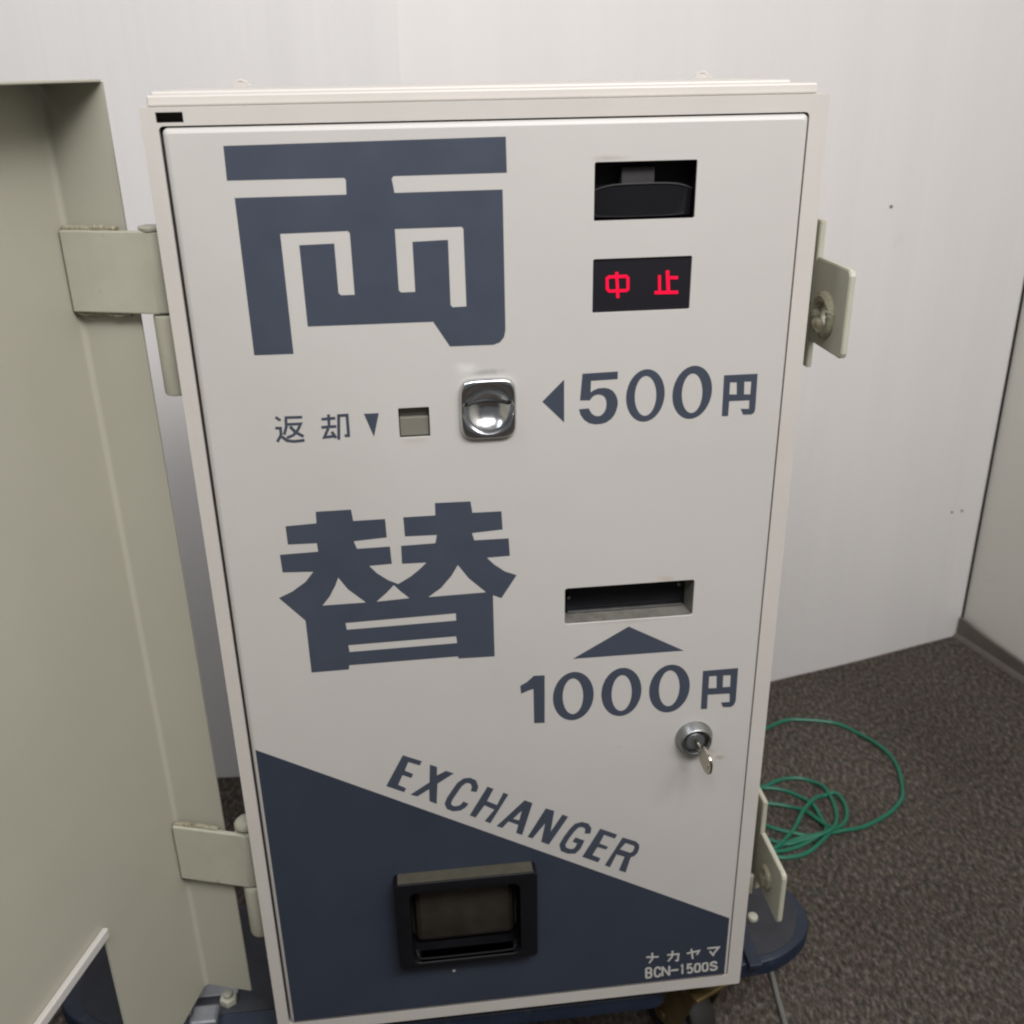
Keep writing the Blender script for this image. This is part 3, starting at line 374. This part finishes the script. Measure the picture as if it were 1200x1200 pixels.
# chrome coin slot with a round bowl
t = empty('coin_slot'); t.parent = mach
CX, CZ = 0.1904, 0.5638; hw, hh = 0.0194, 0.0214; RB = 0.0178
bm = bmesh.new(); NA = 72; rings = []
def sq(a, s):   # superellipse radius
    ca, sa = abs(math.cos(a)), abs(math.sin(a)); p = 5.2
    return s/((ca/hw)**p+(sa/hh)**p)**(1/p)
rows = [('s', 1.0, YD+0.0006), ('s', 1.0, YD-0.0016), ('s', 0.985, YD-0.0030), ('s', 0.955, YD-0.0040), ('s', 0.915, YD-0.0044), ('c', RB+0.0001, YD-0.0044), ('c', RB-0.0004, YD-0.0041)]
for k in range(1, 13):
    r_ = RB*(1-k/12.0); rows.append(('c', max(r_, 0.0004), YD-0.0036+0.0105*(1-(r_/RB)**2)**0.8))
for kind, s, y in rows:
    ring = []
    for k in range(NA):
        a = 2*math.pi*k/NA
        r_ = sq(a, s) if kind == 's' else s
        if kind == 'c' and s > RB: r_ = min(r_, sq(a, 0.90))
        ring.append(bm.verts.new((CX+r_*math.cos(a), y, CZ-0.0004+r_*math.sin(a))))
    rings.append(ring)
for a, c in zip(rings, rings[1:]):
    for k in range(NA): bm.faces.new((a[k], a[(k+1) % NA], c[(k+1) % NA], c[k]))
bm.faces.new(rings[-1])
obj('coin_bezel', bm, CHROME, t, smooth=True)
bm = bmesh.new()   # the coin opening, a thin dark arc across the bowl
pts = [(CX+u*0.0145, YD-0.0036+0.0105*(1-min(1, abs(u)*0.83)**2)**0.8-0.0003, CZ+0.0022+0.0006*(1-u*u)) for u in [-1+2*k/24 for k in range(25)]]
tube(bm, pts, 0.0013, n=8); obj('coin_opening', bm, DARK, t)
# note slot
t = empty('note_slot'); t.parent = mach
bm = bmesh.new(); cavity(bm, 0.2442, 0.3448, 0.3878, 0.4196, -0.0001, 0.0150, 0.002); obj('slot_recess', bm, BLACK, t)
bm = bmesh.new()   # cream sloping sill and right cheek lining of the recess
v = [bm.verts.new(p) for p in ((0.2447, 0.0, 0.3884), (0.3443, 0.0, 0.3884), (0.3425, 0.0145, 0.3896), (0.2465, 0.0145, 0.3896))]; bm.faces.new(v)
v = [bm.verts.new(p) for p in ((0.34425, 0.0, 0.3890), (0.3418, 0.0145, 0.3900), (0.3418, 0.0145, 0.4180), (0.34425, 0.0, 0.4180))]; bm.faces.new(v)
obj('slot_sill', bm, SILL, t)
bm = bmesh.new(); box(bm, 0.2490, 0.3400, 0.0118, 0.0146, 0.3900, 0.3918, 0.0005); obj('slot_lip', bm, STEEL, t)
for x, z in ((0.2500, 0.4035), (0.3365, 0.4085)):
    bm = bmesh.new(); cyl(bm, (x, 0.0149, z), (x, 0.0120, z), 0.0013, n=12, bev=0.0003); obj('screw', bm, STEEL, t)
# lock
t = empty('lock'); t.parent = mach
LX, LZ = 0.3520, 0.2738
def lathe(bm, cx, cz, prof, n=48):
    rs = [[bm.verts.new((cx+r_*math.cos(2*math.pi*k/n), y, cz+r_*math.sin(2*math.pi*k/n))) for k in range(n)] for r_, y in prof]
    for a, c in zip(rs, rs[1:]):
        for k in range(n): bm.faces.new((a[k], a[(k+1) % n], c[(k+1) % n], c[k]))
    bm.faces.new(rs[-1])
bm = bmesh.new(); lathe(bm, LX, LZ, [(0.0155, YD+0.0004), (0.0155, YD-0.0012), (0.0148, YD-0.0026), (0.0128, YD-0.0078), (0.0121, YD-0.0086), (0.0110, YD-0.0085), (0.0104, YD-0.0074), (0.0100, YD-0.0030), (0.0040, YD-0.0028)]); obj('lock_collar', bm, STEEL, t, smooth=True)
bm = bmesh.new(); lathe(bm, LX, LZ, [(0.0080, YD-0.0030), (0.0078, YD-0.0052), (0.0070, YD-0.0060), (0.0010, YD-0.0060)]); obj('lock_cylinder', bm, DULL, t, smooth=True)
# key (a thing of its own, pushed into the lock)
key = empty('key', (LX, YD-0.0072, LZ)); tag(key, 'small worn silver key standing in the door lock below the 1000 price', 'key')
bm = bmesh.new(); box(bm, -0.0009, 0.0009, -0.0075, 0.001, -0.0032, 0.0032, 0.0003); kb = obj('key_blade', bm, KEYM, key)
bm = bmesh.new(); lp = []
for k in range(40):
    a = 2*math.pi*k/40; ca, sa = math.cos(a), math.sin(a)
    lp.append((0.0155*0.68*math.copysign(abs(ca)**0.75, ca)-0.0175, 0.0098*math.copysign(abs(sa)**0.8, sa)))
hole = [(-0.0248+0.0021*math.cos(2*math.pi*k/16), 0.0021*math.sin(2*math.pi*k/16)) for k in range(16)]
plate(bm, [lp, hole], -0.0010, 0.0010)
bmesh.ops.recalc_face_normals(bm, faces=bm.faces)
bmesh.ops.bevel(bm, geom=[e for e in bm.edges if e.is_manifold and e.calc_face_angle(0) > 1.2], offset=0.0003, segments=2, affect='EDGES')
bm.transform(Matrix(((0, 1, 0, 0), (1, 0, 0, 0), (0, 0, 1, 0), (0, 0, 0, 1)))); bmesh.ops.reverse_faces(bm, faces=bm.faces)
obj('key_bow', bm, KEYM, key)
key.rotation_euler = (math.radians(17), math.radians(-4), math.radians(9)); key.scale = (1, 1.02, 1.10)
# coin tray
t = empty('coin_tray'); t.parent = mach
TX0, TX1, TZ0, TZ1, TY = 0.1005, 0.2205, 0.0655, 0.1602, -0.0150
bm = bmesh.new()
plate(bm, [rc(TX0, TX1, TZ0, TZ1, 0.0045), rc(0.1130, 0.2055, 0.0715, 0.1495, 0.006)], TY, YD+0.0002)
bmesh.ops.remove_doubles(bm, verts=bm.verts[:], dist=1e-6)
cavity(bm, 0.1130, 0.2055, 0.0715, 0.1495, TY+0.0010, 0.0240, 0.006)
ed = [e for e in bm.edges if all(abs(v.co.y-TY) < 1e-6 for v in e.verts) and e.is_manifold and e.calc_face_angle(0) > 1]
bmesh.ops.bevel(bm, geom=ed, offset=0.0011, segments=3, profile=0.5, affect='EDGES')
obj('tray_bezel', bm, BLACK, t, smooth=True)
bm = bmesh.new(); box(bm, TX0+0.0035, TX1-0.0035, TY+0.0016, YD-0.0001, TZ1-0.0008, TZ1+0.0002, 0.0002); obj('dusty_top', bm, TRAYTOP, t)
bm = bmesh.new(); box(bm, 0.1160, 0.2025, 0.0020, 0.0210, 0.0770, 0.1480, 0.005); obj('tray_back', bm, BROWN, t)
bm = bmesh.new(); tube(bm, catmull([(0.1160, -0.0060, 0.0775), (0.1175, -0.0100, 0.0732), (0.1240, -0.0112, 0.0724), (0.1600, -0.0114, 0.0722), (0.1940, -0.0112, 0.0724), (0.2005, -0.0100, 0.0734), (0.2020, -0.0060, 0.0780)], 6), 0.0009); obj('tray_lip', bm, BLACK, t, smooth=True)
# ---------------------------------------------------------------- lock tabs on the outer case
def xplate(bm, loops, x0, x1):
    """plate in the (y,z) plane between x0 and x1"""
    t_ = bmesh.new(); plate(t_, loops, x0, x1); bmesh.ops.remove_doubles(t_, verts=t_.verts[:], dist=1e-7)
    bmesh.ops.recalc_face_normals(t_, faces=t_.faces)
    ed = [e for e in t_.edges if e.is_manifold and e.calc_face_angle(0) > 1.0]
    bmesh.ops.bevel(t_, geom=ed, offset=0.0007, segments=2, affect='EDGES')
    t_.transform(Matrix(((0, 1, 0, 0), (1, 0, 0, 0), (0, 0, 1, 0), (0, 0, 0, 1)))); bmesh.ops.reverse_faces(t_, faces=t_.faces)
    merge(bm, t_)
def lock_tab(z0, z1, b0, b1, zr, r_, xx):
    t = empty('lock_tab'); t.parent = mach
    bm = bmesh.new()
    xplate(bm, [[(0.105, b0), (0.105, b1), (0.046, b1), (0.046, b0)]], xx-0.0045, xx)
    obj('base_plate', bm, SAGE2, t)
    bm = bmesh.new()
    y0 = -0.011; c = 0.004
    hole = [(0.022+r_*0.45*math.cos(2*math.pi*k/20), zr+r_*0.45*math.sin(2*math.pi*k/20)) for k in range(20)]
    xplate(bm, [[(0.0452, z0), (0.0452, z1), (y0+c, z1), (y0+c*0.3, z1-c*0.3), (y0, z1-c), (y0, z0+c), (y0+c*0.3, z0+c*0.3), (y0+c, z0)], hole], xx-0.0045, xx)
    obj('tab_plate', bm, SAGE2, t)
    bm = bmesh.new(); pts = [(xx-0.0052, 0.022+r_*0.78*math.cos(2*math.pi*k/28), zr+r_*0.78*math.sin(2*math.pi*k/28)) for k in range(29)]
    tube(bm, pts, r_*0.26, n=8, wob=0.12); obj('tab_ring', bm, WELD, t, smooth=True)
    return t
lock_tab(0.588, 0.649, 0.567, 0.674, 0.612, 0.0165, 0.4395)
lt = lock_tab(0.068, 0.124, 0.055, 0.158, 0.093, 0.0115, 0.4425)
bm = bmesh.new(); cyl(bm, (0.4290, 0.036, 0.062), (0.4290, 0.036, 0.083), 0.0028, n=14, bev=0.0008); cyl(bm, (0.424, 0.052, 0.079), (0.4290, 0.036, 0.079), 0.002, n=10); obj('latch_pin', bm, SAGE2, lt, smooth=True)
# ---------------------------------------------------------------- steel cover, swung open on the left
cov = empty('cover_door', (-0.0779, 0.040, 0)); cov.parent = mach
ang = math.atan2(-0.306, 0.952)
# local axes: x' = N (out of the panel, to the right), y' = back, so the panel runs along -y'
cov.rotation_euler = (0, 0, ang)
TH = 0.0016; RW = 0.0437; ZB = 0.0150; ZT = 0.7728
bm = bmesh.new()
R_ = 0.004
# profile of the inner face: panel -> bend -> rim ; then offset for the outer face
def prof_pts(off):
    p = []
    rr = R_+off
    for k in range(9):
        a = math.pi+(-math.pi/2)*k/8      # from pointing -x' to pointing +y'
        p.append((R_+rr*math.cos(a), -R_+rr*math.sin(a)))
    p.append((RW, 0+off))
    return p
pi_, po_ = prof_pts(0), prof_pts(TH)
z0, z1 = ZB, ZT
vi0 = [bm.verts.new((x, y, z0)) for x, y in pi_]; vi1 = [bm.verts.new((x, y, z1)) for x, y in pi_]
vo0 = [bm.verts.new((x, y, z0)) for x, y in po_]; vo1 = [bm.verts.new((x, y, z1)) for x, y in po_]
for k in range(len(pi_)-1):
    bm.faces.new((vi0[k], vi0[k+1], vi1[k+1], vi1[k])); bm.faces.new((vo0[k+1], vo0[k], vo1[k], vo1[k+1]))
    bm.faces.new((vi0[k+1], vi0[k], vo0[k], vo0[k+1])); bm.faces.new((vi1[k], vi1[k+1], vo1[k+1], vo1[k]))
bm.faces.new((vi0[-1], vo0[-1], vo1[-1], vi1[-1]))
# flat panel with the step in its lower edge
S1, S2 = 0.1122, 0.47
lp = [(-R_, ZB), (-R_, ZT), (-S2, ZT), (-S2, 0.1905), (-S1, 0.1905), (-S1, ZB)]
t_ = bmesh.new(); plate(t_, [lp], 0, TH); bmesh.ops.recalc_face_normals(t_, faces=t_.faces)
t_.transform(Matrix(((0, -1, 0, 0), (1, 0, 0, 0), (0, 0, 1, 0), (0, 0, 0, 1))))
merge(bm, t_)
obj('cover_panel', bm, SAGE, cov, smooth=True)
bm = bmesh.new(); box(bm, 0.0004, RW, -S2, -0.0004, ZT-0.0001, ZT+0.0015, 0.0004); obj('top_rim', bm, SAGE, cov)
bm = bmesh.new(); box(bm, 0.0002, 0.0050, -S2, -S1, 0.1900, 0.1985, 0.0012); obj('lower_rim', bm, CREAM, cov)
# hinges: strap welded on the rim, knuckle, pin below
hx, hy, hr = RW+0.0117, 0.0008, 0.0095     # local hinge axis
# axis in machine space
def loc(x, y): return Vector((-0.0779+x*math.cos(ang)-y*math.sin(ang), 0.040+x*math.sin(ang)+y*math.cos(ang)))
AX = Vector((-0.0175, 0.0215))
inv = lambda p: Vector(((p.x+0.0779)*math.cos(ang)+(p.y-0.040)*math.sin(ang), -(p.x+0.0779)*math.sin(ang)+(p.y-0.040)*math.cos(ang)))
al = inv(AX)
def hinge(zt_, zb_, pin, dome):
    st = bmesh.new(); box(st, 0.0012, al.x, al.y-hr, al.y-hr+0.0042, zb_, zt_, 0.0010)
    if al.y-hr > -0.004: pass
    s_ = obj('hinge_strap', st, SAGE2, cov)
    k_ = bmesh.new(); cyl(k_, (al.x, al.y, zb_+0.0004), (al.x, al.y, zt_-0.0004), hr, n=32, bev=0.0012); obj('hinge_knuckle', k_, SAGE2, cov, smooth=True)
    y = al.y-hr
    for zz, sg in ((zt_, 1), (zb_, -1)):
        w_ = bmesh.new(); ph = random.uniform(0, 6); n_ = 70; P_ = []
        x0_, x1_ = (0.002, RW-0.003)
        for k in range(n_+1):
            u = k/n_; e_ = min(1, 8*u, 8*(1-u))
            amp = 0.0010*math.sin(5*u+ph)+0.0004*math.sin(15*u+2*ph)+0.0001*math.sin(61*u)
            P_.append((x0_+(x1_-x0_)*u, y+0.0040, zz+sg*(0.0004+0.9*abs(amp)*e_)))
        tube(w_, P_, 0.0019, n=8, wob=0.12)
        obj('weld_seam', w_, WELD, cov, smooth=True)
    # lower leaf pin, on the machine's side
    q = bmesh.new()
    cyl(q, (AX.x, AX.y, pin), (AX.x, AX.y, zb_-0.0012), hr*0.97, n=32, bev=(0.0055 if dome else 0.0014))
    box(q, AX.x, -0.0102, AX.y+0.004, AX.y+0.0085, pin+0.006, zb_-0.002)
    obj('hinge_pin', q, SAGE2, mach, smooth=True)
    c_ = bmesh.new()
    if dome:
        cyl(c_, (AX.x, AX.y, zt_-0.001), (AX.x, AX.y, zt_+0.0115), hr*0.98, n=32, bev=0.0075)
    else:
        cyl(c_, (AX.x, AX.y, zt_-0.001), (AX.x, AX.y, zt_+0.0024), hr*0.86, n=32, bev=0.0008); tube(c_, [(AX.x+0.0088*math.cos(2*math.pi*k/24), AX.y+0.0088*math.sin(2*math.pi*k/24), zt_+0.0012) for k in range(25)], 0.0013, n=6, wob=0.4)
    obj('hinge_cap', c_, SAGE2, mach, smooth=True)
hinge(0.6860, 0.6335, 0.5780, False)
hinge(0.2035, 0.1480, 0.0885, True)
# ---------------------------------------------------------------- dolly
DT = -0.0200
dol = empty('dolly', (0.12, 0.1, FLOOR)); tag(dol, 'low blue plastic dolly with rounded ends under the machine', 'dolly')
dol_off = Vector((0.12, 0.1, FLOOR))
right = [(0.300, 0.0135), (0.334, 0.0140), (0.346, 0.0190), (0.356, 0.0330), (0.372, 0.0380), (0.400, 0.0385), (0.427, 0.0370), (0.462, 0.0400), (0.490, 0.0530), (0.508, 0.0690), (0.5170, 0.0880), (0.5165, 0.1100), (0.508, 0.1330), (0.492, 0.1540), (0.466, 0.1710), (0.430, 0.1820), (0.390, 0.1880)]
left = [(0.15-(x-0.15)*1.06+0.01, y) for x, y in right if not 0.34 < x < 0.41][::-1]
left = [(x, y) for x, y in left]
ol = right+left[:]
ol = [(-0.0+x, y) for x, y in right]+[(x, y) for x, y in left]
sm = [(p.x, p.y) for p in catmull([(x, y, 0) for x, y in ol]+[(ol[0][0], ol[0][1], 0)], 4)][:-1]
def inset(lp_, d_):
    out = []; n_ = len(lp_); cx = sum(p[0] for p in lp_)/n_; cy = sum(p[1] for p in lp_)/n_
    for i in range(n_):
        a = Vector(lp_[i-1]); c = Vector(lp_[(i+1) % n_]); t_ = (c-a).normalized(); nrm = Vector((-t_.y, t_.x))
        out.append((lp_[i][0]+nrm.x*d_, lp_[i][1]+nrm.y*d_))
    return out
def hplate(bm, levels):
    """stack of (loop, z) rings closed top and bottom; horizontal slab"""
    rs = []
    for lp_, z in levels: rs.append([bm.verts.new((x, y, z)) for x, y in lp_])
    for a, c in zip(rs, rs[1:]):
        for k in range(len(a)): bm.faces.new((a[k], a[(k+1) % len(a)], c[(k+1) % len(a)], c[k]))
    bm.faces.new(rs[0]); bm.faces.new(rs[-1])
    bmesh.ops.recalc_face_normals(bm, faces=bm.faces)
bm = bmesh.new(); zt_ = -0.033
hplate(bm, [(inset(sm, 0.002), zt_-0.019), (inset(sm, 0.0), zt_-0.017), (sm, zt_-0.003), (inset(sm, 0.0008), zt_-0.0012), (inset(sm, 0.0020), zt_-0.0004)])
bm.transform(Matrix.Translation(-dol_off)); obj('deck', bm, BLUE, dol, smooth=True)
bm = bmesh.new(); ml = rrect(-0.212, 0.5060, 0.0465, 0.1765, 0.056, 10); hplate(bm, [(ml, zt_-0.0010), (ml, zt_+0.0004), ([(0.149+(x-0.149)*0.995, 0.1125+(y-0.1125)*0.98) for x, y in ml], zt_+0.0011)])
bm.transform(Matrix.Translation(-dol_off)); obj('deck_mat', bm, MATM, dol, smooth=True)
for x0, x1 in ((0.0, 0.035), (0.385, 0.420)):      # bearers carrying the machine
    bm = bmesh.new(); box(bm, x0, x1, 0.054, 0.165, zt_+0.0004, -0.0205, 0.002); bm.transform(Matrix.Translation(-dol_off)); obj('bearer', bm, BLUE, dol)
bm = bmesh.new()  # raised blue brace on the deck beside the machine
box(bm, 0.4345, 0.4480, 0.030, 0.165, zt_-0.0008, zt_+0.0055, 0.0015); bm.transform(Matrix.Translation(-dol_off)); obj('deck_brace', bm, BLUE, dol)
bm = bmesh.new(); cyl(bm, (0.459, 0.092, zt_-0.001), (0.459, 0.092, zt_+0.006), 0.0055, n=20, bev=0.0022); bm.transform(Matrix.Translation(-dol_off)); obj('bolt_head', bm, SAGE2, dol, smooth=True)
bm = bmesh.new(); cyl(bm, (-0.066, 0.060, zt_-0.001), (-0.066, 0.060, zt_+0.008), 0.0085, n=6, bev=0.0014); cyl(bm, (-0.066, 0.060, zt_+0.008), (-0.066, 0.060, zt_+0.012), 0.0045, n=16, bev=0.001); bm.transform(Matrix.Translation(-dol_off)); obj('bolt_head', bm, SAGE2, dol, smooth=True)
bm = bmesh.new(); box(bm, -0.100, -0.058, 0.066, 0.098, zt_-0.0009, zt_+0.003, 0.001); box(bm, -0.100, -0.0965, 0.040, 0.098, zt_+0.003, zt_+0.022, 0.001)
box(bm, -0.098, -0.072, 0.030, 0.052, zt_-0.0009, zt_+0.010, 0.003); bm.transform(Matrix.Translation(-dol_off)); obj('handle_bracket', bm, DULL, dol)
def caster(cx, cy, rot):
    c = empty('caster', (0, 0, 0)); c.parent = dol; c.location = Vector((cx, cy, zt_-0.019))-dol_off; c.rotation_euler = (0, 0, rot)
    hgt = zt_-0.019-FLOOR; r_ = 0.047
    bm = bmesh.new(); box(bm, -0.036, 0.036, -0.030, 0.030, -0.004, 0.0005, 0.001); cyl(bm, (0, 0, -0.016), (0, 0, -0.004), 0.027, 0.030, n=28, bev=0.002)
    zc = -hgt+r_; off = 0.022
    for s_ in (-1, 1):
        t_ = bmesh.new(); plate(t_, [[(0.024, -0.014), (-0.024, -0.014), (off-0.028, zc+0.012), (off-0.012, zc-0.010), (off+0.010, zc-0.010), (off+0.016, zc+0.004)]], s_*0.0185, s_*0.0185+s_*0.0028)
        bmesh.ops.recalc_face_normals(t_, faces=t_.faces); merge(bm, t_)
    cyl(bm, (off, -0.024, zc), (off, 0.024, zc), 0.0055, n=12, bev=0.001)
    obj('fork', bm, BRASS, c)
    bm = bmesh.new(); n_ = 40; pr = [(0.030, -0.013), (r_-0.004, -0.0145), (r_-0.001, -0.011), (r_, 0), (r_-0.001, 0.011), (r_-0.004, 0.0145), (0.030, 0.013)]
    rs = [[bm.verts.new((off+a*math.cos(2*math.pi*k/n_), y, zc+a*math.sin(2*math.pi*k/n_))) for k in range(n_)] for a, y in pr]
    for a, d_ in zip(rs, rs[1:]):
        for k in range(n_): bm.faces.new((a[k], a[(k+1) % n_], d_[(k+1) % n_], d_[k]))
    obj('tyre', bm, RUBBER, c, smooth=True)
    bm = bmesh.new(); cyl(bm, (off, -0.0115, zc), (off, 0.0115, zc), 0.0305, n=32, bev=0.002); cyl(bm, (off, -0.0150, zc), (off, 0.0150, zc), 0.011, n=20, bev=0.001); obj('wheel_hub', bm, DULL, c, smooth=True)
for a in ((0.392, 0.062, 2.0), (-0.055, 0.075, 0.9), (0.400, 0.135, 0.4), (-0.120, 0.135, 2.8)): caster(*a)
# ---------------------------------------------------------------- cords
def cord(name, pts, r, m, lab, cat, z=None, seg=7):
    P = catmull([(x, y, FLOOR+r+zz) for x, y, zz in pts], seg)
    bm = bmesh.new(); tube(bm, P, r, n=8)
    o = obj(name, bm, m, smooth=True); tag(o, lab, cat); return o
cord('green_cord', CORD_PTS, 0.0028, CORD, 'thin green cord coiled loosely on the carpet right of the machine', 'cord')
cord('grey_cable', [(0.40, 0.30, 0.0), (0.49, 0.24, 0.0), (0.515, 0.18, 0.0), (0.512, 0.145, 0.0), (0.508, 0.118, 0.0), (0.503, 0.080, 0.0), (0.494, 0.020, 0.0), (0.470, -0.07, 0.0), (0.40, -0.22, 0.0)], 0.0030, GREYC, 'thin grey cable running over the carpet from under the dolly', 'cable')
